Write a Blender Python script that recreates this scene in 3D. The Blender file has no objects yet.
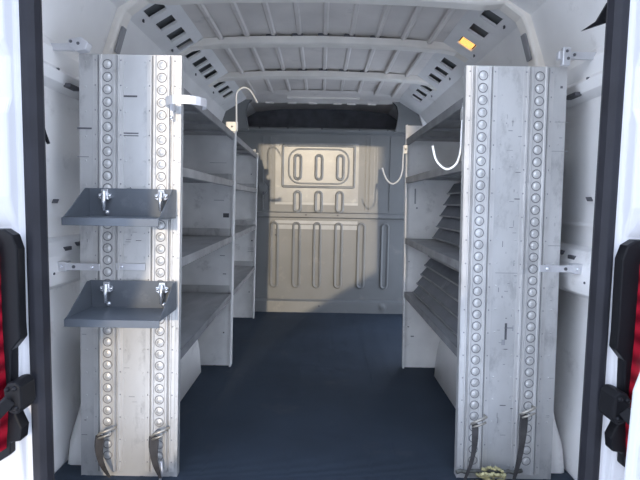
import bpy, bmesh, math, random
from mathutils import Vector, Matrix
random.seed(7)
S = bpy.context.scene
COL = S.collection
R = math.radians

# ------------------------------------------------------------------ materials
def new_mat(name):
    m = bpy.data.materials.new(name); m.use_nodes = True
    return m, m.node_tree, m.node_tree.nodes['Principled BSDF']

def paint(name, col, rough=.45, metal=0., var=.06, scale=6., bump=0., stretch=(1, 1, 1), bscale=60., bdist=.01, dirt=None, dirt_lo=.58, dirt_amt=.0, dirt_scale=5., spec=.5):
    """plain surface with slight mottling, optional dirt blotches and bump"""
    m, t, b = new_mat(name)
    N, L = t.nodes, t.links
    b.inputs['Roughness'].default_value = rough
    b.inputs['Metallic'].default_value = metal
    b.inputs['Specular IOR Level'].default_value = spec
    tc = N.new('ShaderNodeTexCoord'); mp = N.new('ShaderNodeMapping')
    mp.inputs['Scale'].default_value = stretch
    L.new(tc.outputs['Object'], mp.inputs['Vector'])
    nz = N.new('ShaderNodeTexNoise'); nz.inputs['Scale'].default_value = scale; nz.inputs['Detail'].default_value = 6
    L.new(mp.outputs['Vector'], nz.inputs['Vector'])
    rp = N.new('ShaderNodeValToRGB')
    c0 = [max(0, c*(1-var*2)) for c in col]; c1 = [min(1, c*(1+var*2)) for c in col]
    rp.color_ramp.elements[0].position = .3; rp.color_ramp.elements[0].color = (*c0, 1)
    rp.color_ramp.elements[1].position = .7; rp.color_ramp.elements[1].color = (*c1, 1)
    L.new(nz.outputs['Fac'], rp.inputs['Fac'])
    out = rp.outputs['Color']
    if dirt:
        n2 = N.new('ShaderNodeTexNoise'); n2.inputs['Scale'].default_value = dirt_scale; n2.inputs['Detail'].default_value = 9; n2.inputs['Roughness'].default_value = .7
        L.new(mp.outputs['Vector'], n2.inputs['Vector'])
        r2 = N.new('ShaderNodeValToRGB'); r2.color_ramp.elements[0].position = dirt_lo; r2.color_ramp.elements[1].position = dirt_lo+.17
        r2.color_ramp.elements[0].color = (0, 0, 0, 1); r2.color_ramp.elements[1].color = (dirt_amt,)*3 + (1,)
        L.new(n2.outputs['Fac'], r2.inputs['Fac'])
        mx = N.new('ShaderNodeMixRGB'); mx.inputs['Color2'].default_value = (*dirt, 1)
        L.new(r2.outputs['Color'], mx.inputs['Fac']); L.new(out, mx.inputs['Color1'])
        out = mx.outputs['Color']
    L.new(out, b.inputs['Base Color'])
    if bump:
        n3 = N.new('ShaderNodeTexNoise'); n3.inputs['Scale'].default_value = bscale; n3.inputs['Detail'].default_value = 4
        L.new(mp.outputs['Vector'], n3.inputs['Vector'])
        bp = N.new('ShaderNodeBump'); bp.inputs['Strength'].default_value = bump; bp.inputs['Distance'].default_value = bdist
        L.new(n3.outputs['Fac'], bp.inputs['Height']); L.new(bp.outputs['Normal'], b.inputs['Normal'])
    return m

M = {}
M['white'] = paint('white_body_paint', (.70, .69, .70), .3, var=.015, scale=3)
M['inner'] = paint('inner_body_paint', (.88, .865, .845), .42, var=.03, scale=4, dirt=(.30, .28, .26), dirt_amt=.35, dirt_scale=7)
M['roofm'] = paint('roof_inner_paint', (.80, .745, .69), .5, var=.06, scale=3, dirt=(.2, .19, .19), dirt_amt=.5, dirt_scale=4)
M['bow'] = paint('cream_bow_paint', (.93, .88, .80), .42, var=.03, scale=8)
M['bulk'] = paint('bulkhead_paint', (.190, .196, .196), .38, var=.035, scale=3, dirt=(.36, .34, .30), dirt_amt=.4, dirt_scale=5)
M['bulk_light'] = paint('bulkhead_pale_patch', (.245, .255, .26), .3, var=.05, scale=9, dirt=(.45, .43, .40), dirt_amt=.6, dirt_scale=9)
M['floor'] = paint('rubber_floor_mat', (.034, .050, .074), .75, var=.08, scale=2.2, bump=1., bscale=260, bdist=.035, dirt=(.12, .115, .11), dirt_amt=.35, dirt_scale=3, spec=.35)
def fine_ribs(m, period=.008, slope=1.7):
    # fine crosswise ribs of the rubber mat, as a surface normal
    t = m.node_tree; N, L = t.nodes, t.links; b = N['Principled BSDF']
    g = N.new('ShaderNodeNewGeometry'); sp = N.new('ShaderNodeSeparateXYZ'); L.new(g.outputs['Position'], sp.inputs['Vector'])
    a = N.new('ShaderNodeMath'); a.operation = 'MULTIPLY'; a.inputs[1].default_value = 2*math.pi/period; L.new(sp.outputs['Y'], a.inputs[0])
    sn = N.new('ShaderNodeMath'); sn.operation = 'SINE'; L.new(a.outputs[0], sn.inputs[0])
    k = N.new('ShaderNodeMath'); k.operation = 'MULTIPLY'; k.inputs[1].default_value = slope; L.new(sn.outputs[0], k.inputs[0])
    c = N.new('ShaderNodeCombineXYZ'); c.inputs['Z'].default_value = 1; L.new(k.outputs[0], c.inputs['Y'])
    n = N.new('ShaderNodeVectorMath'); n.operation = 'NORMALIZE'; L.new(c.outputs[0], n.inputs[0])
    for l in list(b.inputs['Normal'].links): L.remove(l)
    L.new(n.outputs[0], b.inputs['Normal'])
fine_ribs(M['floor'])
M['ground'] = paint('concrete_yard', (.68, .665, .64), .9, var=.06, scale=1.5)
M['galv'] = paint('bare_aluminium_sheet', (.60, .595, .585), .42, .45, .07, 5, bump=.10, bscale=14, stretch=(1, 1, .55), dirt=(.28, .28, .28), dirt_amt=.75, dirt_lo=.52, dirt_scale=9)
M['side_sheet'] = paint('pale_sheet_metal', (.86, .85, .83), .5, .0, .06, 5, dirt=(.36, .35, .34), dirt_amt=.6, dirt_scale=7)
M['galv_lip'] = paint('bare_aluminium_channel', (.64, .63, .615), .38, .45, .06, 8, bump=.08, bscale=30, dirt=(.30, .30, .31), dirt_amt=.7, dirt_scale=11)
M['shelfm'] = paint('dull_shelf_metal', (.36, .36, .36), .48, .2, .08, 5, dirt=(.17, .165, .16), dirt_amt=.8, dirt_scale=4, stretch=(3, 1, 1))
M['shelf_lip'] = paint('shelf_lip_metal', (.30, .30, .305), .45, .4, .12, 9, dirt=(.14, .14, .14), dirt_amt=.7, dirt_scale=11)
M['dark_scuff_and_shade'] = paint('dark_scuff_and_shade', (.10, .10, .11), .7)
M['scuff'] = paint('grey_scuff', (.30, .30, .31), .6)
M['tray'] = paint('grey_tray_steel', (.13, .145, .165), .42, .25, .05, 6, dirt=(.30, .31, .32), dirt_amt=.4, dirt_scale=10)
M['chrome'] = paint('bright_zinc', (.82, .83, .85), .18, .9, .03, 20)
M['zinc'] = paint('zinc_strap', (.66, .66, .68), .35, .5, .05, 12)
M['whiterod'] = paint('white_coated_rod', (.86, .86, .86), .35, var=.02)
M['black'] = paint('black_rubber', (.008, .008, .010), .55, var=.1, spec=.25)
M['seal'] = paint('seal_rubber', (.022, .022, .028), .55, var=.12, scale=9, spec=.3)
M['plastic'] = paint('black_plastic', (.007, .007, .009), .4, var=.1, spec=.25)
M['dark'] = paint('dark_felt', (.16, .165, .185), .85, var=.12, scale=10)
M['louver'] = paint('dark_louver_steel', (.14, .15, .175), .45, .25, .08, 8, dirt=(.35, .36, .38), dirt_amt=.6, dirt_scale=12)
M['web'] = paint('black_webbing', (.045, .042, .042), .85, var=.2, scale=30)
M['rope'] = paint('yellow_cord', (.42, .38, .20), .85, var=.25, scale=60)
M['olive'] = paint('olive_cord', (.10, .10, .09), .85, var=.25, scale=60)
M['brass'] = paint('worn_steel_hook', (.42, .39, .34), .4, .6, .1, 20)
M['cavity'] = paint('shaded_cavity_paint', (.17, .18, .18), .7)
M['grime_and_shade'] = paint('seam_grime_and_groove_shade', (.19, .19, .195), .7)
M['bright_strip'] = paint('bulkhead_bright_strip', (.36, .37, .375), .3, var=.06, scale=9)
M['blocker'] = paint('sun_blocker_grey', (.45, .44, .43), .9)

def lens():
    m, t, b = new_mat('red_lamp_lens')
    b.inputs['Base Color'].default_value = (.55, .012, .025, 1); b.inputs['Roughness'].default_value = .12
    N, L = t.nodes, t.links
    tc = N.new('ShaderNodeTexCoord'); wv = N.new('ShaderNodeTexWave'); wv.bands_direction = 'Z'; wv.inputs['Scale'].default_value = 6; wv.inputs['Distortion'].default_value = 1.5
    L.new(tc.outputs['Object'], wv.inputs['Vector'])
    rp = N.new('ShaderNodeValToRGB'); rp.color_ramp.elements[0].color = (.12, .002, .008, 1); rp.color_ramp.elements[1].color = (.38, .010, .025, 1)
    L.new(wv.outputs['Fac'], rp.inputs['Fac']); L.new(rp.outputs['Color'], b.inputs['Base Color'])
    return m
M['lens'] = lens()
def lamp():
    m, t, b = new_mat('amber_lamp')
    b.inputs['Base Color'].default_value = (.8, .35, .05, 1); b.inputs['Roughness'].default_value = .3
    N, L = t.nodes, t.links
    nz = N.new('ShaderNodeTexNoise'); nz.inputs['Scale'].default_value = 35
    rp = N.new('ShaderNodeValToRGB'); rp.color_ramp.elements[0].position = .35; rp.color_ramp.elements[0].color = (.35, .10, .01, 1); rp.color_ramp.elements[1].position = .7; rp.color_ramp.elements[1].color = (1, .60, .18, 1)
    L.new(nz.outputs['Fac'], rp.inputs['Fac']); L.new(rp.outputs['Color'], b.inputs['Emission Color'])
    b.inputs['Emission Strength'].default_value = 1.0
    return m
M['amber'] = lamp()

# ------------------------------------------------------------------ mesh builder
class MB:
    """collects shapes in one bmesh; fn maps local (x,y,z) to scene coordinates"""
    def __init__(s, fn=None): s.bm = bmesh.new(); s.fn = fn or (lambda p: p); s.mats = []
    def mi(s, m):
        if m is None: return 0
        if m not in s.mats: s.mats.append(m)
        return s.mats.index(m)
    def face(s, vs, i=0, smooth=False):
        try:
            f = s.bm.faces.new(vs); f.material_index = i; f.smooth = smooth; return f
        except ValueError: return None
    def V(s, p): return s.bm.verts.new(s.fn(Vector(p)))
    def hexa(s, a, b, m=None):
        """two quads (4 points each) joined into a solid"""
        i = s.mi(m); A = [s.V(p) for p in a]; B = [s.V(p) for p in b]
        s.face(A[::-1], i); s.face(B, i)
        for k in range(4): s.face([A[k], A[(k+1) % 4], B[(k+1) % 4], B[k]], i)
    def box(s, x0, x1, y0, y1, z0, z1, m=None):
        s.hexa([(x0, y0, z0), (x1, y0, z0), (x1, y1, z0), (x0, y1, z0)], [(x0, y0, z1), (x1, y0, z1), (x1, y1, z1), (x0, y1, z1)], m)
    def cham(s, x0, x1, y0, y1, z0, z1, c, m=None):
        """plate facing -y with a chamfered front edge (front at y0)"""
        i = s.mi(m)
        bk = [(x0, y1, z0), (x1, y1, z0), (x1, y1, z1), (x0, y1, z1)]
        md = [(x0, y0+c, z0), (x1, y0+c, z0), (x1, y0+c, z1), (x0, y0+c, z1)]
        fr = [(x0+c, y0, z0+c), (x1-c, y0, z0+c), (x1-c, y0, z1-c), (x0+c, y0, z1-c)]
        rings = [[s.V(p) for p in q] for q in (bk, md, fr)]
        s.face(rings[0][::-1], i); s.face(rings[2], i)
        for a, b in ((0, 1), (1, 2)):
            for k in range(4): s.face([rings[a][k], rings[a][(k+1) % 4], rings[b][(k+1) % 4], rings[b][k]], i)
    def loft(s, rings, m=None, closed=True, cap=True, smooth=False):
        i = s.mi(m); Rn = [[s.V(p) for p in r] for r in rings]; n = len(Rn[0])
        for a in range(len(Rn)-1):
            for k in range(n if closed else n-1):
                s.face([Rn[a][k], Rn[a][(k+1) % n], Rn[a+1][(k+1) % n], Rn[a+1][k]], i, smooth)
        if cap and closed: s.face(Rn[0][::-1], i); s.face(Rn[-1], i)
    def prism(s, poly, axis, a, b, m=None):
        """poly is a list of 2D points, extruded along axis from a to b"""
        def P(p, t): return (t, p[0], p[1]) if axis == 'x' else (p[0], t, p[1]) if axis == 'y' else (p[0], p[1], t)
        s.loft([[P(p, a) for p in poly], [P(p, b) for p in poly]], m)
    def tube(s, pts, r, m=None, n=8, flat=None):
        """round rod along pts; flat=(w,t) sweeps a rectangle-like section instead"""
        P = [Vector(p) for p in pts]; rings = []
        up = None
        for k, p in enumerate(P):
            d = (P[min(k+1, len(P)-1)] - P[max(k-1, 0)]).normalized()
            if up is None:
                up = Vector((0, 0, 1)) if abs(d.z) < .9 else Vector((0, 1, 0))
            sd = d.cross(up).normalized(); up = sd.cross(d).normalized()
            rr = r[k] if isinstance(r, (list, tuple)) else r
            if flat:
                w, t = flat
                rings.append([tuple(p + sd*x + up*y) for x, y in ((-t, -w), (t, -w), (t, w), (-t, w))])
            else:
                rings.append([tuple(p + (sd*math.cos(2*math.pi*j/n) + up*math.sin(2*math.pi*j/n))*rr) for j in range(n)])
        s.loft(rings, m, smooth=not flat)
    def dome(s, x, y, z, r, h, m=None, n=12, rings=3, ring_w=0., groove=None):
        """round embossed dome on a plate facing -y"""
        i = s.mi(m); prev = None
        prof = [(r*math.cos(a), h*math.sin(a)) for a in [k*math.pi/2/rings for k in range(rings)]]
        if ring_w: prof = [(r+ring_w, 0), (r+ring_w*.6, .0025), (r, -.0005)] + prof[1:]
        for rr, hh in prof:
            cur = [s.V((x + rr*math.cos(2*math.pi*j/n), y-hh, z + rr*math.sin(2*math.pi*j/n))) for j in range(n)]
            ii = s.mi(groove) if groove and prev and rr > r*.98 else i
            if prev:
                for j in range(n): s.face([prev[j], prev[(j+1) % n], cur[(j+1) % n], cur[j]], ii, True)
            prev = cur
        c = s.V((x, y-h, z))
        for j in range(n): s.face([prev[j], prev[(j+1) % n], c], i, True)
    def capsule(s, x, z0, z1, w, y, d, m=None, n=8, c=.010):
        """embossed upright capsule on a plate facing -y: raised rim with a sunk middle"""
        i = s.mi(m); r = w/2
        def out(rr, yy):
            o = []
            for k in range(n+1):
                a = math.pi*k/n; o.append((x+rr*math.cos(a), yy, z1-r+rr*math.sin(a)))
            for k in range(n+1):
                a = math.pi+math.pi*k/n; o.append((x+rr*math.cos(a), yy, z0+r+rr*math.sin(a)))
            return o
        rings = [[s.V(p) for p in out(rr, yy)] for rr, yy in ((r, y+.001), (r-c*.5, y-d), (r-c, y-d), (r-c*1.7, y-.001))]
        for a in range(3):
            nn = len(rings[0])
            for k in range(nn): s.face([rings[a][k], rings[a][(k+1) % nn], rings[a+1][(k+1) % nn], rings[a+1][k]], i, True)
        s.face(rings[3], i)
    def build(s, name, mat, parent=None, bevel=0.):
        bm = s.bm
        bmesh.ops.recalc_face_normals(bm, faces=bm.faces[:])
        if parent is not None:
            o0 = parent.location.copy()
            for v in bm.verts: v.co -= o0
        me = bpy.data.meshes.new(name); bm.to_mesh(me); bm.free()
        mats = s.mats or [mat]
        for m in mats: me.materials.append(M[m] if m else M[mat])
        o = bpy.data.objects.new(name, me); COL.objects.link(o)
        if parent is not None: o.parent = parent
        if bevel:
            b = o.modifiers.new('bevel', 'BEVEL'); b.width = bevel; b.segments = 2; b.limit_method = 'ANGLE'; b.angle_limit = R(40)
        return o

def mb(mat, fn=None):
    q = MB(fn); q.mi(mat); return q
def sub(name, q, mat, parent, bevel=0.):
    """sub-part: parent is a part whose origin sits at its thing's origin"""
    root = parent.parent
    o = q.build(name, mat, root, bevel); o.parent = parent; return o
def tag(o, label, cat, group=None):
    o['label'] = label; o['category'] = cat
    if group: o['group'] = group
    return o
def thing(name, label, cat, loc, group=None):
    o = bpy.data.objects.new(name, None); COL.objects.link(o); o.location = loc; o.empty_display_size = .1
    return tag(o, label, cat, group)
def struct(o): o['kind'] = 'structure'; return o

# ================================================================== THE VAN SHELL
Y0, Y1 = 1.34, 4.95           # rear opening, cab side
BH = 4.33                     # bulkhead plane
# floor
q = mb('floor'); q.box(-.95, .95, 1.30, BH+.02, -.05, 0)
for k in range(-8, 9): q.box(k*.105-.006, k*.105+.006, 1.32, BH-.02, 0, .001)
struct(q.build('floor', 'floor'))
# ground outside
q = mb('ground'); q.box(-14, 14, -14, 12, -.72, -.62)
struct(q.build('ground', 'ground'))

# side walls: profile (|x|, z) swept along y
prof = [(.955, -.02), (.965, .35), (.965, .80), (.955, 1.30), (.93, 1.52), (.84, 1.775)]
for side, nm in ((-1, 'wall_left'), (1, 'wall_right')):
    q = mb('inner')
    inn = [(side*x, z) for x, z in prof]; ou = [(side*(x+.05), z+(.02 if z > 1.6 else 0)) for x, z in prof][::-1]
    if side < 0: q.prism(inn+ou, 'y', Y0+.02, Y1)
    else:                     # right wall cut open at the unseen sliding door to let daylight in
        q.prism(inn+ou, 'y', Y0+.02, 2.98); q.prism(inn+ou, 'y', 4.22, Y1)
        q.hexa([(.93, 2.98, 1.66), (.98, 2.98, 1.66), (.98, 4.22, 1.66), (.93, 4.22, 1.66)], [(.84, 2.98, 1.775), (.89, 2.98, 1.795), (.89, 4.22, 1.795), (.84, 4.22, 1.775)])
    # raised body pillars and panel step lines
    for yy in (2.05, 2.78, 3.5) if side < 0 else (2.05, 2.78):
        for k in range(len(prof)-2):
            (xa, za), (xb, zb) = prof[k], prof[k+1]
            q.hexa([(side*(xa-.03), yy-.05, za), (side*xa, yy-.07, za), (side*xa, yy+.07, za), (side*(xa-.03), yy+.05, za)],
                   [(side*(xb-.03), yy-.05, zb), (side*xb, yy-.07, zb), (side*xb, yy+.07, zb), (side*(xb-.03), yy+.05, zb)])
    for zz in (.93, 1.335): q.box(*sorted((side*.950, side*.963)), Y0+.03, 2.6, zz, zz+.012)
    # short scratches in the paint
    for yy, zz, l in ((1.62, 1.12, .03), (1.70, 1.02, .012), (1.60, 1.28, .02)) if side > 0 else ((1.72, .98, .01),):
        q.hexa([(side*.94, yy, zz), (side*.97, yy, zz), (side*.97, yy, zz+.003), (side*.94, yy, zz+.003)],
               [(side*.94, yy+l, zz+.012), (side*.97, yy+l, zz+.012), (side*.97, yy+l, zz+.015), (side*.94, yy+l, zz+.015)], 'dark_scuff_and_shade')
    struct(q.build(nm, 'inner'))

# roof skin with lengthwise stamped ribs
q = mb('roofm')
rp = [(-.66, 1.885), (-.4, 1.915), (0, 1.925), (.4, 1.915), (.66, 1.885)]
q.prism(rp + [(x, z+.05) for x, z in rp[::-1]], 'y', Y0+.02, Y1)
for k in range(-4, 5):
    x = k*.143+.01; z = 1.925-.06*(x/.66)**2*.9
    q.hexa([(x-.016, Y0+.1, z), (x+.016, Y0+.1, z), (x+.008, Y0+.1, z-.009), (x-.008, Y0+.1, z-.009)],
           [(x-.016, 4.05, z), (x+.016, 4.05, z), (x+.008, 4.05, z-.009), (x-.008, 4.05, z-.009)])
struct(q.build('ceiling', 'roofm'))

# cant rails: slanting strip with rectangular holes, each side
def cant_rail(side, name, holes):
    A, B = (.64, 1.895), (.855, 1.765)
    def P(t, y): return (side*(A[0]+(B[0]-A[0])*t), y, A[1]+(B[1]-A[1])*t)
    def off(p, d): return (p[0]+side*d*.52, p[1], p[2]+d*.85)
    q = mb('inner')
    def slab(t0, t1, y0, y1, m=None):
        a = [P(t0, y0), P(t1, y0), P(t1, y1), P(t0, y1)]
        q.hexa(a, [off(p, .012) for p in a], m)
    slab(0, .31, Y0, Y1); slab(.66, 1, Y0, Y1)
    y = Y0
    for c, w in holes:
        slab(.31, .66, y, c-w/2); y = c+w/2
    slab(.31, .66, y, Y1)
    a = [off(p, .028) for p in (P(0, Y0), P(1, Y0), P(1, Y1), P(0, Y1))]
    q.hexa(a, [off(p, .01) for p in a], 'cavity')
    for yy in (1.75, 2.2, 2.62, 3.1, 3.6): q.box(*sorted((side*.80, side*.806)), yy, yy+.012, 1.785, 1.80, 'dark_scuff_and_shade')
    struct(q.build(name, 'inner'))
HL = [(1.55, .11), (1.72, .11), (1.90, .11), (2.19, .092), (2.345, .092), (2.50, .092), (2.655, .08), (2.82, .08), (2.985, .10), (3.125, .10), (3.265, .10), (3.53, .10), (3.70, .10), (3.86, .09)]
HR = [(1.55, .11), (1.72, .11), (1.90, .11), (2.21, .092), (2.385, .092), (2.565, .092), (2.93, .11), (3.10, .09), (3.265, .10), (3.53, .10), (3.70, .10), (3.86, .09)]
cant_rail(-1, 'trim_left', HL); cant_rail(1, 'trim_right', HR)

# roof bows
def bow(y, name, legs):
    q = mb('bow')
    dz = -.045 if legs else -.012
    w = .042
    pts = [(-.80, 1.80), (-.735, 1.838), (-.66, 1.858), (-.4, 1.872), (0, 1.88), (.4, 1.872), (.66, 1.858), (.735, 1.838), (.80, 1.80)]
    if legs: pts = [(-.905, 1.40), (-.885, 1.52), (-.868, 1.61), (-.832, 1.735), (-.808, 1.785)] + pts[1:-1] + [(.808, 1.785), (.832, 1.735), (.868, 1.61), (.885, 1.52), (.905, 1.40)]
    pts = [(x, z+(dz if abs(x) < .7 else dz*.4 if abs(x) < .85 else 0)) for x, z in pts]
    rings = []
    for k, (x, z) in enumerate(pts):
        xa, za = pts[max(k-1, 0)]; xb, zb = pts[min(k+1, len(pts)-1)]
        d = Vector((xb-xa, 0, zb-za)).normalized(); nrm = Vector((d.z, 0, -d.x))*1.0   # towards the inside
        c = Vector((x, y, z))
        sec = [(-w, .042), (-w*.97, .006), (-w*.75, 0), (w*.6, 0), (w*.95, .006), (w, .042)]
        rings.append([tuple(c + Vector((0, a, 0)) - nrm*b) for a, b in sec])
    q.loft(rings, smooth=False)
    for k in range(-4, 5):     # dark boxes stand in for the shaded openings between bow and roof skin
        q.box(k*.143-.03, k*.143+.03, y-.039, y+.039, 1.888+dz-.02*(k/4)**2, 1.925-.045*(k/4)**2, 'dark_scuff_and_shade')
    if legs:
        for s in (-1, 1): q.hexa([(s*.838, y-.020, 1.71), (s*.838, y+.020, 1.71), (s*.866, y+.020, 1.605), (s*.866, y-.020, 1.605)],
                                 [(s*.826, y-.020, 1.71), (s*.826, y+.020, 1.71), (s*.858, y+.020, 1.605), (s*.858, y-.020, 1.605)], 'scuff')
    struct(q.build(name, 'bow', bevel=.003))
bow(2.06, 'trim_1', True); bow(2.75, 'trim_2', False); bow(3.45, 'trim_3', False)

# horizontal body rails along both walls
def rails(side, name):
    q = mb('inner')
    q.prism([(side*.965, 1.37), (side*.905, 1.395), (side*.895, 1.43), (side*.91, 1.445), (side*.905, 1.50), (side*.93, 1.545), (side*.97, 1.56)], 'y', Y0+.05, 2.3)
    q.prism([(side*.975, .665), (side*.905, .70), (side*.895, .745), (side*.90, .80), (side*.925, .845), (side*.975, .86)], 'y', Y0+.05, 2.3)
    for yy, zz in ((1.70, .815), (1.79, .825)):      # dark slots in the lower rail
        q.box(*sorted((side*.905, side*.926)), yy, yy+.045, zz-.004, zz+.010, 'dark_scuff_and_shade')
    q.box(*sorted((side*.886, side*.91)), 1.72, 1.79, 1.388, 1.402, 'dark_scuff_and_shade')
    for yy, zz in ((1.60, .74), (1.66, 1.43)): q.box(*sorted((side*.892, side*.905)), yy, yy+.008, zz, zz+.008, 'dark_scuff_and_shade')
    struct(q.build(name, 'inner', bevel=.002))
rails(-1, 'trim_4'); rails(1, 'trim_5')

# wheel housings
def wheel_housing(side, name):
    q = mb('inner')
    rings = []
    n = 20
    for k in range(n+1):
        a = math.pi*k/n; y = 2.235-.505*math.cos(a); h = .435*math.sin(a)**.7+.001
        e = math.sin(a)
        xi = .68; xo = .90+.05*e
        c = min(.06, h*.45)
        rings.append([(side*p, y, z) for p, z in ((xi, -.01), (xi+.005, max(h-c, 0)), (xi+.02, h-c*.4), (xi+.06, h), (xo-.10, h), (xo-.05, h*.93), (xo-.01, h*.75), (xo+.02, h*.4), (xo+.03, -.01))])
    q.loft(rings, smooth=True)
    # dark cable and clips low down behind the door post
    struct(q.build(name, 'inner'))
wheel_housing(-1, 'wall_wheel_arch_left'); wheel_housing(1, 'wall_wheel_arch_right')

# ---------------------------------------------------------------- bulkhead
q = mb('bulk')
q.box(-.96, .96, BH, BH+.02, 0, 1.63)
q.prism([(BH+.02, 1.60), (BH-.015, 1.605), (BH-.04, 1.625), (BH-.04, 1.640), (BH-.02, 1.655), (BH+.03, 1.658)], 'x', -.93, .93)    # rolled top beam
q.prism([(BH, .115), (BH-.03, .10), (BH-.035, .0), (BH, 0)], 'x', -.93, .93)       # kick beam
q.prism([(BH, .91), (BH-.014, .90), (BH-.014, .865), (BH, .855)], 'x', -.93, .93)   # cross bead
q.box(-.93, .93, BH-.006, BH, .842, .850)
# rectangles and strips in a paler tone
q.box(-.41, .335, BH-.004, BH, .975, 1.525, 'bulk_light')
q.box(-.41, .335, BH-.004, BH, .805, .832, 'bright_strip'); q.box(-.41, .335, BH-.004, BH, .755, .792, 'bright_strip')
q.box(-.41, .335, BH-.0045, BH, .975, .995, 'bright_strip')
# rounded frame pressed round the slots
def frame(x0, x1, z0, z1, r, w, d):
    def loop(e, yy):
        o = []
        for cx, cz, a0 in ((x1-r, z1-r, 0), (x0+r, z1-r, 90), (x0+r, z0+r, 180), (x1-r, z0+r, 270)):
            for k in range(6):
                a = R(a0+18*k); o.append((cx+(r+e)*math.cos(a), yy, cz+(r+e)*math.sin(a)))
        return o
    rings = [loop(w, BH), loop(w*.5, BH-d), loop(-w*.5, BH-d), loop(-w, BH)]
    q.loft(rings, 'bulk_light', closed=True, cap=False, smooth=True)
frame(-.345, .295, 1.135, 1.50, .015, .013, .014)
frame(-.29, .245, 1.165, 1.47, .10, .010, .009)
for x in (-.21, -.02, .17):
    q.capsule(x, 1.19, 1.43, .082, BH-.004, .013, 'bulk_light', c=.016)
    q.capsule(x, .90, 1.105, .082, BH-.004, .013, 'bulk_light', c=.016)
for x in (-.415, -.215, -.028, .165, .37, .585): q.capsule(x, .215, .825, .082, BH, .013, c=.016)
for x in (-.52, -.455, .405, .44, .62):
    q.box(x-.006, x+.006, BH-.007, BH, .93, 1.58)
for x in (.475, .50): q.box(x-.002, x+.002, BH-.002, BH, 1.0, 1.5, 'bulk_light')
for x, z in ((-.13, .885), (.155, .885), (-.40, .70), (.0, .06), (.33, 1.64), (-.3, 1.645), (0, 1.645), (-.55, 1.645), (.58, 1.64)):
    q.box(x-.007, x+.007, BH-.044 if z > 1.6 else BH-.034 if z < .1 else BH-.016, BH, z-.007, z+.007, 'dark_scuff_and_shade')
# bracket tab on the left edge and a dent ring on the kick beam
q.prism([(-.56, 1.16), (-.50, 1.16), (-.47, 1.12), (-.485, 1.075), (-.515, 1.05), (-.545, 1.08)], 'y', BH-.02, BH)
q.box(-.52, -.505, BH-.025, BH, 1.06, 1.085, 'dark_scuff_and_shade')
q.dome(.575, BH-.035, .06, .03, .006, None, ring_w=.01)
struct(q.build('wall_front', 'bulk'))
# the dark overhead shelf above the bulkhead, open towards the load bay
q = mb('dark')
q.box(-.93, .93, 4.86, 4.88, 1.6, 1.95); q.box(-.93, .93, BH+.03, 4.88, 1.63, 1.650)
q.box(-.93, .93, 4.82, 4.86, 1.665, 1.70)
struct(q.build('trim_front_shelf', 'dark'))
q = mb('roofm')
q.prism([(4.02, 1.915), (4.10, 1.895), (4.22, 1.885), (4.30, 1.868), (4.33, 1.868), (4.36, 1.89), (4.36, 1.94)], 'x', -.72, .72)
for k, x in enumerate([-.5, -.3, -.12, .1, .22, .40]): q.box(x, x+.07, 4.29, 4.32, 1.858, 1.872)
q.box(-.30, .32, 4.16, 4.18, 1.878, 1.892, 'bow')
for s in (-1, 1):      # corner gussets
    q.prism([(s*.93, 1.62), (s*.64, 1.62), (s*.655, 1.70), (s*.665, 1.78), (s*.645, 1.85), (s*.60, 1.885), (s*.66, 1.92), (s*.93, 1.90)], 'y', 4.25, 4.29, 'bulk')
struct(q.build('trim_front_header', 'roofm'))

# ---------------------------------------------------------------- rear body posts and header
def post(side, name):
    q = mb('white')
    # cross-section (|x|, y) from the cargo side round to the outer skin
    def sec(z, d):
        return [(.85, 1.43), (.803, 1.36), (.800, 1.320), (.822, 1.315), (.828, 1.300-d), (.86, 1.292-d*1.3), (.90, 1.290-d), (.955, 1.29), (1.02, 1.36), (1.02, 1.45), (.97, 1.45), (.90, 1.43)]
    zs = [(-.30, .0), (.15, .0), (.32, .012), (.42, .012), (.60, .0), (.92, .0), (1.00, .020), (1.22, .020), (1.26, .004), (1.37, .004), (1.41, .022), (1.80, .022), (1.97, .0)]
    q.loft([[(side*x, y, z) for x, y in sec(z, d)] for z, d in zs])
    for z in (.53, .575): q.dome(side*.853, 1.292, z, .005, .004, 'scuff')
    struct(q.build(name, 'white', bevel=.006))
post(-1, 'trim_rear_post_left'); post(1, 'trim_rear_post_right')
q = mb('white'); q.box(-1.0, 1.0, 1.29, 1.44, 1.845, 2.0); q.box(-1.0, 1.0, 1.31, 1.44, -.35, -.05)
struct(q.build('trim_rear_header', 'white', bevel=.01))

# rubber seal round the opening
q = mb('seal')
lo = [(-.775, -.03), (-.785, .05), (-.785, 1.70), (-.75, 1.80), (-.66, 1.84), (.66, 1.84), (.75, 1.80), (.785, 1.70), (.785, .05), (.775, -.03)]
rings = []
for x, z in lo:
    c = Vector((-x, 0, .9-z)).normalized() if abs(z-.9) > .86 or False else Vector((-math.copysign(1, x), 0, 0))
    if z > 1.82: c = Vector((0, 0, -1))
    elif 1.75 < z < 1.82: c = Vector((-math.copysign(.7, x), 0, -.7))
    rings.append([tuple(Vector((x, y, z)) + c*t) for y, t in ((1.375, -.012), (1.375, .004), (1.355, .011), (1.33, .008), (1.316, -.004), (1.314, -.018), (1.318, -.027), (1.335, -.027), (1.335, -.012))])
q.loft(rings)
tag(q.build('door_seal', 'seal', bevel=.003), 'black rubber door seal running up both posts of the rear opening', 'seal')

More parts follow.
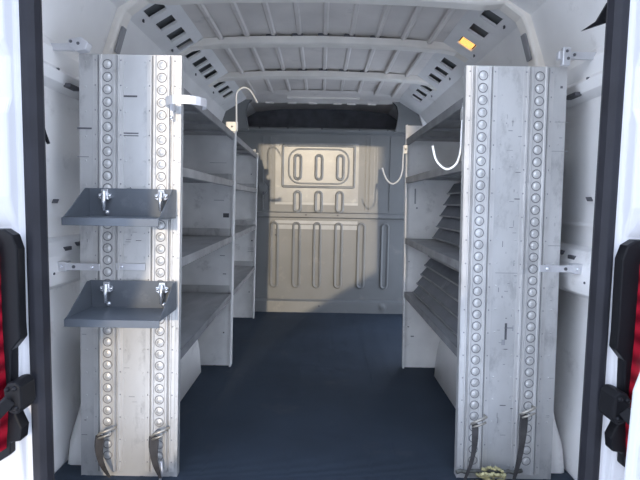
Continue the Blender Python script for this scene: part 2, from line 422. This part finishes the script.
# ---------------------------------------------------------------- tail lamps
def tail_lamp(side):
    word = 'left' if side < 0 else 'right'
    t = thing('tail_lamp', f'tall red tail lamp in a black housing on the white {word} rear post', 'tail light', (side*.85, 1.28, .6), 'tail lamps beside the rear opening')
    P = [(.95, .915), (.835, .915), (.812, .900), (.800, .862), (.802, .66), (.800, .62), (.826, .588), (.830, .44), (.815, .40), (.803, .372), (.808, .335), (.836, .33), (.838, .295), (.88, .268), (.95, .262)]
    q = mb('plastic'); q.prism([(side*x, z) for x, z in P], 'y', 1.262, 1.298)
    q.build('housing', 'plastic', t, bevel=.004)
    q = mb('lens')
    Ln = [(.945, .895), (.858, .895), (.846, .86), (.845, .64), (.838, .41), (.846, .315), (.945, .30)]
    q.loft([[(side*x, 1.262, z) for x, z in Ln], [(side*(x+.004 if x < .9 else x), 1.235, z) for x, z in Ln], [(side*(x+.014 if x < .9 else x), 1.222, z*.98+.012) for x, z in Ln]])
    ring = [(side*(.858+.018*math.cos(a)), 1.222, .53+.030*math.sin(a)) for a in [k*math.pi/10 for k in range(21)]]
    q.tube(ring, .004)
    q.build('lens', 'lens', t, bevel=.003)
    return t
tail_lamp(-1); tail_lamp(1)

# ---------------------------------------------------------------- door check arms
def check_arm(side):
    word = 'left' if side < 0 else 'right'
    t = thing('door_check_arm', f'black door check arm reaching out of the {word} rear post beside the lamp', 'door check', (side*.80, 1.28, .46), 'door check arms')
    q = mb('black')
    pts = [(.782, .50), (.795, .515), (.815, .512), (.826, .495), (.824, .455), (.812, .43), (.792, .425), (.780, .445)]
    q.prism([(side*x, z) for x, z in pts], 'y', 1.225, 1.295)
    b = q.build('bracket', 'black', t, bevel=.006)
    q = mb('plastic')
    for x, z in ((.795, .498), (.812, .445), (.793, .445), (.815, .495)):
        q = mb('plastic'); q.dome(side*x, 1.225, z, .007, .008); sub('bolt', q, 'plastic', b)
    q = mb('black')
    q.tube([(side*.805, 1.22, .47), (side*.825, 1.19, .44), (side*.84, 1.18, .42)] + ([(side*.86, 1.15, .40), (side*.93, 1.10, .34)] if side < 0 else [(side*.852, 1.175, .405)]), 0, flat=(.016, .006))
    q.build('arm', 'black', t, bevel=.002)
check_arm(-1); check_arm(1)

# open rear door edge, right
def rear_door(side, label):
    t = thing('rear_door', label, 'door', (side*.95, 1.15, .1))
    q = mb('white')
    def sec(x): return [(x, 1.13), (x+.012, 1.112), (1.70, 1.00), (1.72, 1.04), (x+.04, 1.15)]
    q.loft([[(side*x, y, z) for x, y in sec(xx)] for z, xx in ((-.2, .742), (.29, .752), (.56, .760), (.62, .778), (.80, .85), (1.75, .95))])
    q.build('door_shell', 'white', t, bevel=.006)
    q = mb('seal'); q.box(*sorted((side*.785, side*.83)), 1.098, 1.118, .34, .44)
    q.build('edge_strip', 'seal', t)
rear_door(1, 'white edge of the opened right rear door at the right border')

# ================================================================== SHELVING UNITS
def fl(p): return Vector((-(.503-.017*p.z+.021*(p.y-1.67)+p.x), p.y, p.z))       # left row: x = depth from the aisle
def fr(p): return Vector((.516-.016*p.z+p.x, p.y, p.z))                          # right row
DEP = .347

def perforated_panel(fn, y, H, z0, root, scuffs, flip):
    """end panel facing the rear doors with two dimpled channels"""
    q = mb('galv', fn)
    q.box(0, DEP, y, y+.006, z0, H)
    q.box(0, .012, y+.006, y+.03, z0, H-.006); q.box(DEP-.012, DEP, y+.006, y+.03, z0, H-.006)
    q.box(0, DEP, y+.006, y+.03, H-.006, H)
    for u, z, w, h, m in scuffs: q.box(u, u+w, y-.0006, y, z, z+h, m)
    # rivets
    for u in (.006, .124, .188, .325):
        z = .05
        while z < H-.02:
            q.dome(u, y, z, .0035, .002, None, n=6, rings=2); z += .0415*2
    q.build('end_panel', 'galv', root)
    for u0 in ((.064, .248) if not flip else (.056, .250)):
        q = mb('galv_lip', fn)
        w = .030
        # flanges, raised hat and side ridges
        q.box(u0-.052, u0+.052, y-.0025, y, z0+.02, H-.004)
        rings = [[(u0-w, y-.002, z), (u0-w+.004, y-.012, z), (u0-w+.009, y-.012, z), (u0-w+.012, y-.008, z), (u0+w-.012, y-.008, z), (u0+w-.009, y-.012, z), (u0+w-.004, y-.012, z), (u0+w, y-.002, z)] for z in (z0+.02, H-.004)]
        q.loft(rings)
        for s in (-1, 1): q.box(u0+s*.0325-.0012, u0+s*.0325+.0012, y-.003, y-.0025, z0+.02, H-.004, 'grime_and_shade')
        for s in (-1, 1): q.box(u0+s*.037-.0022, u0+s*.037+.0022, y-.0085, y-.0025, z0+.02, H-.004)
        z = H-.035
        while z > z0+.05:
            q.dome(u0, y-.008, z, .0135, .0038, None, n=14, rings=2, ring_w=.0035, groove='grime_and_shade')  # dark groove ring: shade round each dimple put into its colour
            z -= .0415
        z = H-.02
        while z > z0+.04:
            for s in (-1, 1): q.dome(u0+s*.043, y-.0025, z, .003, .002, 'scuff', n=6, rings=2)
            z -= .083
        q.build('dimpled_channel', 'galv_lip', root)

def plain_panel(fn, y, H, root, marks=(), fd=-1):
    q = mb('side_sheet', fn)
    q.box(0, DEP, y, y+.004, 0.0, H)
    q.box(0, .010, *((y-.025, y+.004) if fd < 0 else (y, y+.029)), 0.0, H)
    q.box(DEP-.01, DEP, *((y-.02, y+.004) if fd < 0 else (y, y+.024)), 0.0, H)
    for u, z, w, h, m in marks: q.box(u, u+w, y-.0008, y, z, z+h, m)
    q.build('side_panel', 'side_sheet', root, bevel=.001)

def shelf(fn, y0, y1, z, root, lip=.030, ends=True, dep=DEP):
    q = mb('shelfm', fn)
    q.box(.004, dep-.004, y0, y1, z-.006, z)
    q.box(.002, .008, y0, y1, z-lip, z+.004, 'shelf_lip'); q.box(.008, .022, y0, y1, z-lip, z-lip+.004, 'shelf_lip')
    q.box(dep-.010, dep-.004, y0, y1, z, z+.05)
    if ends: q.box(.02, dep-.02, y1-.012, y1-.004, z, z+.045, 'galv')
    y = y0+.12
    while y < y1:
        q.box(.03, dep-.03, y, y+.02, z-.018, z-.006); y += .28
    q.build('shelf', 'shelfm', root, bevel=.0015)

def scuff_marks(n, H, seed, lo=.15):
    r = random.Random(seed); o = []
    for k in range(n):
        w = r.uniform(.004, .022); h = r.uniform(.001, .003)
        if r.random() < .3: w, h = h, w
        o.append((r.choice((.005, .13, .14, .15, .16, .175, .315))+r.uniform(0, .015), r.uniform(lo, H-.05), w, h, r.choice(('scuff', 'scuff', 'dark_scuff_and_shade'))))
    return o

YA, YB, YC = 1.665, 2.855, 4.06
# left, beside the rear doors
u1 = thing('shelving_unit', 'aluminium shelving unit nearest the doors on the left, grey trays on its dimpled end', 'shelving unit', fl(Vector((.18, YA, 0))), 'van shelving units')
sc = [(.15, 1.345, .055, .006, 'dark_scuff_and_shade'), (.145, 1.222, .062, .004, 'dark_scuff_and_shade'), (.145, 1.214, .062, .003, 'dark_scuff_and_shade'), (.305, 1.235, .05, .006, 'dark_scuff_and_shade'), (.315, 1.14, .04, .003, 'scuff')]
perforated_panel(fl, YA, 1.486, 0.0, u1, sc+scuff_marks(26, 1.1, 3, .82)+scuff_marks(10, .6, 5), False)
pm = [(.03, 1.10, .006, .006, 'dark_scuff_and_shade'), (.05, .67, .03, .004, 'scuff'), (.04, .56, .02, .004, 'dark_scuff_and_shade'), (.045, .20, .008, .008, 'dark_scuff_and_shade'), (.03, .90, .035, .025, 'dark_scuff_and_shade'), (.06, 1.0, .06, .003, 'scuff'), (.05, 1.22, .1, .002, 'scuff')]
plain_panel(fl, YB-.005, 1.42, u1, pm)
for z in (1.385, 1.112, .790, .450): shelf(fl, YA+.008, YB-.008, z, u1)
# left, against the bulkhead
u2 = thing('shelving_unit', 'plain aluminium shelving unit on the left, standing against the bulkhead', 'shelving unit', fl(Vector((.18, YB+.002, 0))), 'van shelving units')
plain_panel(fl, YB+.003, 1.41, u2, fd=1)
pm = [(.05, 1.22, .008, .008, 'dark_scuff_and_shade'), (.02, .60, .05, .003, 'scuff'), (.02, .585, .05, .003, 'scuff'), (.02, .57, .05, .003, 'scuff'), (.03, .66, .012, .010, 'dark_scuff_and_shade'), (.045, .22, .008, .008, 'dark_scuff_and_shade')]
plain_panel(fl, YC, 1.40, u2, pm)
for z in (1.385, 1.10, .795, .448): shelf(fl, YB+.01, YC-.008, z, u2)
# right
YR = 1.69
u3 = thing('shelving_unit', 'aluminium shelving unit on the right, dimpled end panel, dark louvres inside', 'shelving unit', fr(Vector((.18, YR, 0))), 'van shelving units')
sc = [(.30, 1.19, .06, .002, 'scuff'), (.12, .76, .08, .002, 'scuff'), (.26, .86, .09, .002, 'scuff'), (.31, 1.29, .05, .002, 'scuff'), (.02, 1.43, .008, .01, 'dark_scuff_and_shade'), (.325, 1.405, .008, .008, 'dark_scuff_and_shade'),
      (.16, .52, .008, .06, 'dark_scuff_and_shade'), (.15, .50, .012, .02, 'scuff'), (.158, .56, .03, .006, 'scuff'), (.045, .62, .012, .012, 'dark_scuff_and_shade')]
perforated_panel(fr, YR, 1.477, 0.0, u3, sc+scuff_marks(60, 1.35, 11), True)
pm = [(.03, .25, .01, .006, 'dark_scuff_and_shade'), (.05, .19, .02, .008, 'scuff'), (.06, 1.0, .008, .09, 'scuff'), (.03, .65, .006, .006, 'scuff'), (.07, .97, .01, .01, 'scuff')]
plain_panel(fr, 2.875, 1.46, u3, pm)
for z in (1.375, 1.15, .792, .470): shelf(fr, YR+.008, 2.868, z, u3, ends=False)
for z0, z1, xa, xb in ((.475, .745, .055, .165), (.80, 1.12, .165, .265)):
    q = mb('louver', fr)
    n = 5
    for k in range(n):
        a, b = k/n, (k+1)/n
        za, zb = z0+(z1-z0)*a, z0+(z1-z0)*b; ua, ub = xa+(xb-xa)*a, xa+(xb-xa)*b
        q.hexa([(ua-.010, YR+.02, za+.006), (ua+.012, YR+.02, za), (ub+.022, YR+.02, zb), (ub+.008, YR+.02, zb)],
               [(ua-.010, 2.80, za+.006), (ua+.012, 2.80, za), (ub+.022, 2.80, zb), (ub+.008, 2.80, zb)])
        q.box(ua-.013, ua-.008, YR+.02, 2.80, za+.002, za+.010, 'shelf_lip')
    q.build('louvred_panel', 'louver', u3)

# ---------------------------------------------------------------- trays hooked on the left end panel
def metal_tray(zb, label):
    t = thing('metal_tray', label, 'tray', (-.65, 1.56, zb), 'grey steel trays on the end panel')
    x0, x1 = -.795, -.497
    q = mb('tray')
    yb = YA-.0119
    q.box(x0, x1, 1.475, yb, zb-.004, zb)                         # base
    q.box(x0, x1, 1.472, 1.476, zb-.024, zb)                       # front lip
    q.box(x0, x1, yb-.004, yb, zb-.004, zb+.095)                   # back
    for x in (x0, x1-.003):                                        # tapered ends
        q.prism([(1.475, zb), (yb, zb), (yb, zb+.095), (yb-.03, zb+.095), (1.49, zb+.006)], 'x', x, x+.003)
    q.build('pan', 'tray', t, bevel=.0012)
    for xc in (-.733, -.541):
        q = mb('chrome')
        y = yb-.004
        q.prism([(xc-.022, zb+.063), (xc-.012, zb+.056), (xc+.012, zb+.056), (xc+.022, zb+.063), (xc+.022, zb+.076), (xc+.012, zb+.078), (xc+.010, zb+.092), (xc-.010, zb+.092), (xc-.012, zb+.078), (xc-.022, zb+.076)], 'y', y-.016, y)
        q.tube([(xc, y-.020, zb+.085), (xc+.001, y-.026, zb+.055), (xc-.001, y-.020, zb+.02)], [.007, .008, .006], n=10)
        for s in (-1, 1): q.dome(xc+s*.016, y-.016, zb+.069, .006, .005)
        c = q.build('latch', 'chrome', t, bevel=.001)
        q = mb('chrome'); q.dome(xc, y, zb+.013, .010, .008, n=6)
        sub('bolt', q, 'chrome', c)
metal_tray(.940, 'upper of two grey steel trays clipped to the left dimpled end panel')
metal_tray(.622, 'lower of two grey steel trays clipped to the left dimpled end panel')

# ---------------------------------------------------------------- hooks and holder
q = mb('zinc')
cx, cy, rr, zc = -.446, 1.625, .065, 1.316
pts = [(-.502, YA-.006, zc), (-.510, YA-.03, zc)] + [(cx+rr*math.cos(a), cy-.02+rr*math.sin(a)*.95, zc) for a in [R(195+k*16.5) for k in range(14)]]
q.tube(pts, 0, flat=(.0135, .0015))
h = thing('band_holder', 'curved bright metal band holder sticking out of the left end panel', 'holder', (-.47, 1.62, zc-.014))
q.build('band', 'zinc', h)
q = mb('zinc'); q.prism([(-.512, zc+.012), (-.500, zc+.012), (-.500, zc-.05), (-.506, zc-.05)], 'y', YA-.03, YA-.012)
q.dome(-.505, YA-.03, zc-.042, .006, .006, 'chrome')
q.build('mounting_tab', 'zinc', h)

def wire_hook(pts, r, plate, label, loc):
    t = thing('wire_hook', label, 'hook', loc, 'white wire hooks')
    # smooth through the points
    P = [Vector(p) for p in pts]; o = []
    for k in range(len(P)-1):
        p0, p1, p2, p3 = P[max(k-1, 0)], P[k], P[k+1], P[min(k+2, len(P)-1)]
        for j in range(6):
            s = j/6; o.append(.5*((2*p1)+(p2-p0)*s+(2*p0-5*p1+4*p2-p3)*s*s+(-p0+3*p1-3*p2+p3)*s**3))
    o.append(P[-1])
    q = mb('whiterod'); q.tube(o, r, n=8); q.build('rod', 'whiterod', t)
    q = mb('galv'); (x0, x1, y0, y1, z0, z1) = plate; q.box(x0, x1, y0, y1, z0, z1); q.dome((x0+x1)/2, y0, (z0+z1)/2, .006, .005, 'scuff')
    q.build('plate', 'galv', t, bevel=.001)
wire_hook([(-.493, 2.815, 1.40), (-.494, 2.815, 1.50), (-.494, 2.815, 1.60), (-.482, 2.815, 1.632), (-.450, 2.815, 1.648), (-.413, 2.815, 1.630), (-.372, 2.815, 1.563)], .0045,
          (-.555, -.487, 2.8185, 2.8235, 1.40, 1.455), 'white wire hook curving up from the top of the left shelves', (-.493, 2.815, 1.40))
wire_hook([(.476, 2.815, 1.335), (.474, 2.815, 1.25), (.472, 2.815, 1.19), (.455, 2.815, 1.140), (.416, 2.815, 1.114), (.378, 2.815, 1.145), (.355, 2.815, 1.205)], .0045,
          (.478, .499, 2.82, 2.851, 1.29, 1.34), 'smaller, farther white wire hook on the right shelves, before the bulkhead', (.476, 2.815, 1.335))
wire_hook([(.500, 1.735, 1.36), (.498, 1.735, 1.26), (.496, 1.735, 1.19), (.482, 1.735, 1.145), (.448, 1.735, 1.126), (.412, 1.735, 1.155), (.396, 1.735, 1.208)], .0042,
          (.494, .506, 1.724, 1.748, 1.30, 1.34), 'larger, nearer white wire hook beside the right dimpled end panel', (.50, 1.715, 1.36))

# ---------------------------------------------------------------- wall brackets
def flat_bracket(side, z, label, y=1.64):
    t = thing('wall_bracket', label, 'bracket', (side*.85, y, z), 'brackets tying shelves to the walls')
    q = mb('zinc')
    q.box(*sorted((side*.755, side*.94)), y-.004, y, z-.012, z+.012)
    q.build('strap', 'zinc', t, bevel=.001)
    q = mb('zinc'); q.box(*sorted((side*.870, side*.94)), y-.008, y+.03, z-.017, z+.017)
    q.build('clip', 'zinc', t, bevel=.003)
    for x in (.782, .845, .885, .915):
        q = mb('chrome'); q.dome(side*x, y-(.008 if x > .87 else .004), z, .0065, .005, 'chrome' if x != .845 else 'dark_scuff_and_shade', n=6); q.build('bolt', 'chrome', t)
flat_bracket(-1, .764, 'flat zinc strap bracket between the left body rail and the end panel')
flat_bracket(1, .786, 'flat zinc strap bracket between the right body rail and the end panel')
q = mb('zinc', fl); q.box(.118, .225, YA-.005, YA-.001, .752, .776); q.dome(.20, YA-.005, .764, .006, .004, 'chrome', n=6)
tag(q.build('backing_strap', 'zinc', None, bevel=.001), 'short flat zinc strap bolted across the left end panel between the trays', 'strap')
def corner_bracket(side, pts, z, label):
    t = thing('corner_bracket', label, 'bracket', (side*.81, 1.64, z), 'brackets above the end panels')
    q = mb('zinc')
    if side < 0:
        q.prism([(-.840, z+.022), (-.800, z+.030), (-.775, z+.012), (-.785, z-.012), (-.815, z-.018), (-.842, z+.002)], 'y', 1.625, 1.66)
        q.box(-.93, -.835, 1.65, 1.665, z-.008, z+.016)
    else:
        q.box(.80, .826, 1.645, 1.665, z-.035, z+.025); q.box(.826, .93, 1.65, 1.665, z-.012, z+.012); q.box(.785, .80, 1.645, 1.665, z-.015, z+.012)
    b = q.build('bracket', 'zinc', t, bevel=.003)
    q = mb('dark_scuff_and_shade')
    for x, dz in ((.808, .008), (.832, .014)) if side < 0 else ((.813, .012), (.818, -.012), (.838, 0)):
        q.dome(side*x, 1.645 if side > 0 else 1.625, z+dz, .0055, .004, n=8)
    q.build('bolt', 'dark_scuff_and_shade', t)
corner_bracket(-1, None, 1.50, 'small shiny bracket bolted to the wall above the left end panel')
corner_bracket(1, None, 1.505, 'small shiny bracket bolted to the wall above the right end panel')

# ---------------------------------------------------------------- tie-down straps at the foot of the end panels
def strap(xt, zt, xb, zb, sag, bulge, label):
    y = 1.632
    t = thing('tie_down_strap', label, 'strap', (xb, y, zb), 'black straps hooked in the end panels')
    q = mb('web')
    pts = []
    n = 9
    for k in range(n+1):
        s = k/n
        pts.append((xt+(xb-xt)*s+sag*math.sin(math.pi*s), y-.01-.012*math.sin(math.pi*s), zt+(zb-zt)*s))
    W = [(bulge*(1-.35*s) if s < .62 else bulge*max(.25, .75-1.4*(s-.62)))*(1+.12*math.sin(9*s)) for s in [k/n for k in range(n+1)]]
    rings = [[(x-w, yy, z), (x-w*.8, yy-.003, z), (x+w*.8, yy-.003, z), (x+w, yy, z), (x+w*.8, yy+.003, z), (x-w*.8, yy+.003, z)] for (x, yy, z), w in zip(pts, W)]
    q.loft(rings); q.build('webbing', 'web', t)
    q = mb('brass')
    q.tube([(xt-.012, y-.006, zt-.004), (xt+.004, y-.016, zt+.012), (xt+.026, y-.014, zt+.020), (xt+.040, y-.004, zt+.022), (xt+.042, YA-.012, zt+.016)], .005)
    q.tube([(xt-.010, y-.010, zt-.012), (xt+.012, y-.020, zt-.001), (xt+.036, y-.016, zt+.008)], .004)
    q.build('hook', 'brass', t)
    return t
strap(-.758, .172, -.728, .02, -.012, .016, 'leftmost of two black straps hooked low on the left end panel')
strap(-.570, .172, -.548, .02, -.006, .017, 'black strap low on the left end panel, nearest the aisle')
strap(.553, .238, .520, .02, .010, .011, 'black strap low on the right end panel, nearest the aisle')
strap(.722, .275, .694, .02, .004, .014, 'rightmost of two black straps hooked low on the right end panel')
# knotted cord on the floor between the right-hand straps
def wiggle(x0, x1, y, z, amp, n, seed):
    r = random.Random(seed)
    return [(x0+(x1-x0)*k/n, y+r.uniform(-amp, amp), z+r.uniform(0, amp)) for k in range(n+1)]
q = mb('rope')
for s in range(7): q.tube(wiggle(.555+.006*s, .685-.004*s, 1.636-.010*(s%3), .008+.009*s, .009, 16, 20+s), .0055, n=6)
tag(q.build('cord', 'rope'), 'frayed yellow cord lying at the foot of the right end panel', 'cord')
q = mb('olive')
q.tube(wiggle(.505, .745, 1.662, .040, .006, 14, 31), .007, n=6)
tag(q.build('bungee_cord', 'olive'), 'dark bungee cord strung between the straps on the right', 'cord')
q = mb('zinc'); q.tube([(-.552, 1.625, .005), (-.545, 1.63, .04), (-.55, 1.632, .075)], .005, n=6)
tag(q.build('metal_pin', 'zinc'), 'small metal pin standing at the foot of the left end panel', 'pin')

# ---------------------------------------------------------------- small wall items
q = mb('black'); q.tube([(-.905, 1.56, 1.275), (-.888, 1.53, 1.262), (-.875, 1.52, 1.235), (-.866, 1.52, 1.20), (-.855, 1.52, 1.168)], .0055, n=6)
q.tube([(-.95, 1.57, 1.275), (-.905, 1.56, 1.275)], .009, n=6)
tag(q.build('wire_stub', 'black'), 'short black wire poking out of the left wall beside the seal', 'wire')
q = mb('black'); q.prism([(.757, 1.515), (.80, 1.545), (.83, 1.60), (.86, 1.60), (.845, 1.545)], 'y', 1.45, 1.465); q.box(.84, .93, 1.45, 1.47, 1.555, 1.595)
tag(q.build('rubber_flap', 'black', bevel=.003), 'pointed black rubber flap beside the seal at upper right', 'flap')
a = thing('marker_lamp', 'glowing amber marker lamp showing through a hole in the right roof rail', 'lamp', (.744, 2.565, 1.832))
q = mb('amber')
def lp(t, y, d): return ((.64+.215*t)+d*.52, y, (1.895-.13*t)+d*.85)
q.hexa([lp(.34, 2.522, .004), lp(.63, 2.522, .004), lp(.63, 2.608, .004), lp(.34, 2.608, .004)], [lp(.34, 2.522, .016), lp(.63, 2.522, .016), lp(.63, 2.608, .016), lp(.34, 2.608, .016)])
q.build('lens', 'amber', a, bevel=.003)
q = mb('plastic'); q.hexa([lp(.34, 2.522, .0165), lp(.63, 2.522, .0165), lp(.63, 2.608, .0165), lp(.34, 2.608, .0165)], [lp(.36, 2.53, .026), lp(.61, 2.53, .026), lp(.61, 2.60, .026), lp(.36, 2.60, .026)])
q.build('lamp_base', 'plastic', a)
# latch striker and cable low down by each post
for side, lab in ((-1, 'dark cable bundle low behind the left rear post'), (1, 'dark cable bundle low behind the right rear post')):
    t = thing('cable_bundle', lab, 'cable', (side*.88, 1.50, .2), 'cables behind the rear posts')
    q = mb('black'); q.tube([(side*.93, 1.52, .45), (side*.895, 1.50, .38), (side*.885, 1.49, .31), (side*.90, 1.49, .22), (side*.88, 1.49, .12), (side*.90, 1.5, 0.0)], [.010, .013, .02, .010, .012, .010])
    q.build('cable', 'black', t)
    q = mb('white'); q.tube([(side*.91, 1.49, .16), (side*.875, 1.485, .10), (side*.86, 1.485, .06)], .010); q.build('clip', 'white', t)

# ================================================================== OUTSIDE: added, unseen blockers that shape the sun in the load bay
SUN = Vector((.01, 1.0, -.110)).normalized()
YB_ = -3.0
def shadow_line(x):            # sloping top edge whose shade falls across the load bay
    return (.52*(x+.57)-.099*(YB_-1.88))/.85
q = mb('blocker')
q.prism([(-1.8, -.62), (2.1, -.62), (2.1, shadow_line(2.1)), (-1.8, shadow_line(-1.8))], 'y', YB_-.3, YB_)
struct(q.build('sun_blocker_low', 'blocker'))  # added out of view; its slope cuts the sun diagonally
q = mb('blocker'); q.prism([(.42, -.62), (9, -.62), (9, 6.5), (.42, 6.5)], 'y', -7, -6.4)
struct(q.build('sun_blocker_right', 'blocker'))  # added out of view to keep sun off the right end panel
q = mb('blocker')
q.prism([(-2.6, -.62), (-2.4, -.62), (-2.4, .60), (-1.30, .60), (-1.0, .78), (-.70, 1.08), (-.62, 1.30), (-.62, 4.0), (-2.6, 4.0)], 'y', -2.7, -2.5)
struct(q.build('sun_blocker_left', 'blocker'))  # added out of view to shade the upper left end panel


# ================================================================== LIGHT
w = bpy.data.worlds.new('sky'); S.world = w; w.use_nodes = True
N, L = w.node_tree.nodes, w.node_tree.links
bg = N['Background']
tc = N.new('ShaderNodeTexCoord'); sp = N.new('ShaderNodeSeparateXYZ'); L.new(tc.outputs['Generated'], sp.inputs['Vector'])
cr = N.new('ShaderNodeValToRGB')
cr.color_ramp.elements[0].position = .0; cr.color_ramp.elements[0].color = (.84, .88, .97, 1)
cr.color_ramp.elements[1].position = .8; cr.color_ramp.elements[1].color = (.50, .64, .92, 1)
L.new(sp.outputs['Z'], cr.inputs['Fac']); L.new(cr.outputs['Color'], bg.inputs['Color'])
bg.inputs['Strength'].default_value = 1.45
sl = bpy.data.lights.new('sun', 'SUN'); sl.energy = .68; sl.color = (1.0, .83, .60); sl.angle = R(.6)
so = bpy.data.objects.new('sun', sl); COL.objects.link(so); so.location = (0, -6, 5)
so.rotation_euler = SUN.to_track_quat('-Z', 'Y').to_euler()

# ================================================================== CAMERA
cd = bpy.data.cameras.new('camera'); cam = bpy.data.objects.new('camera', cd); COL.objects.link(cam)
cd.sensor_width = 36; cd.lens = 36*480/640; cd.clip_start = .05
cam.location = (0, 0, 1.0)
th, ro = R(4.5), R(1.0)
fwd = Vector((0, math.cos(th), -math.sin(th))); up = Vector((0, math.sin(th), math.cos(th))); rt = Vector((1, 0, 0))
c, s_ = math.cos(ro), math.sin(ro)
rt2 = rt*c + up*s_; up2 = up*c - rt*s_
cam.matrix_world = Matrix(((rt2.x, up2.x, -fwd.x, 0), (rt2.y, up2.y, -fwd.y, 0), (rt2.z, up2.z, -fwd.z, 1.0), (0, 0, 0, 1)))
S.camera = cam
S.view_settings.view_transform = 'Standard'; S.view_settings.look = 'None'; S.view_settings.gamma = 1; S.view_settings.use_curve_mapping = False
S.view_settings.exposure = 1.25
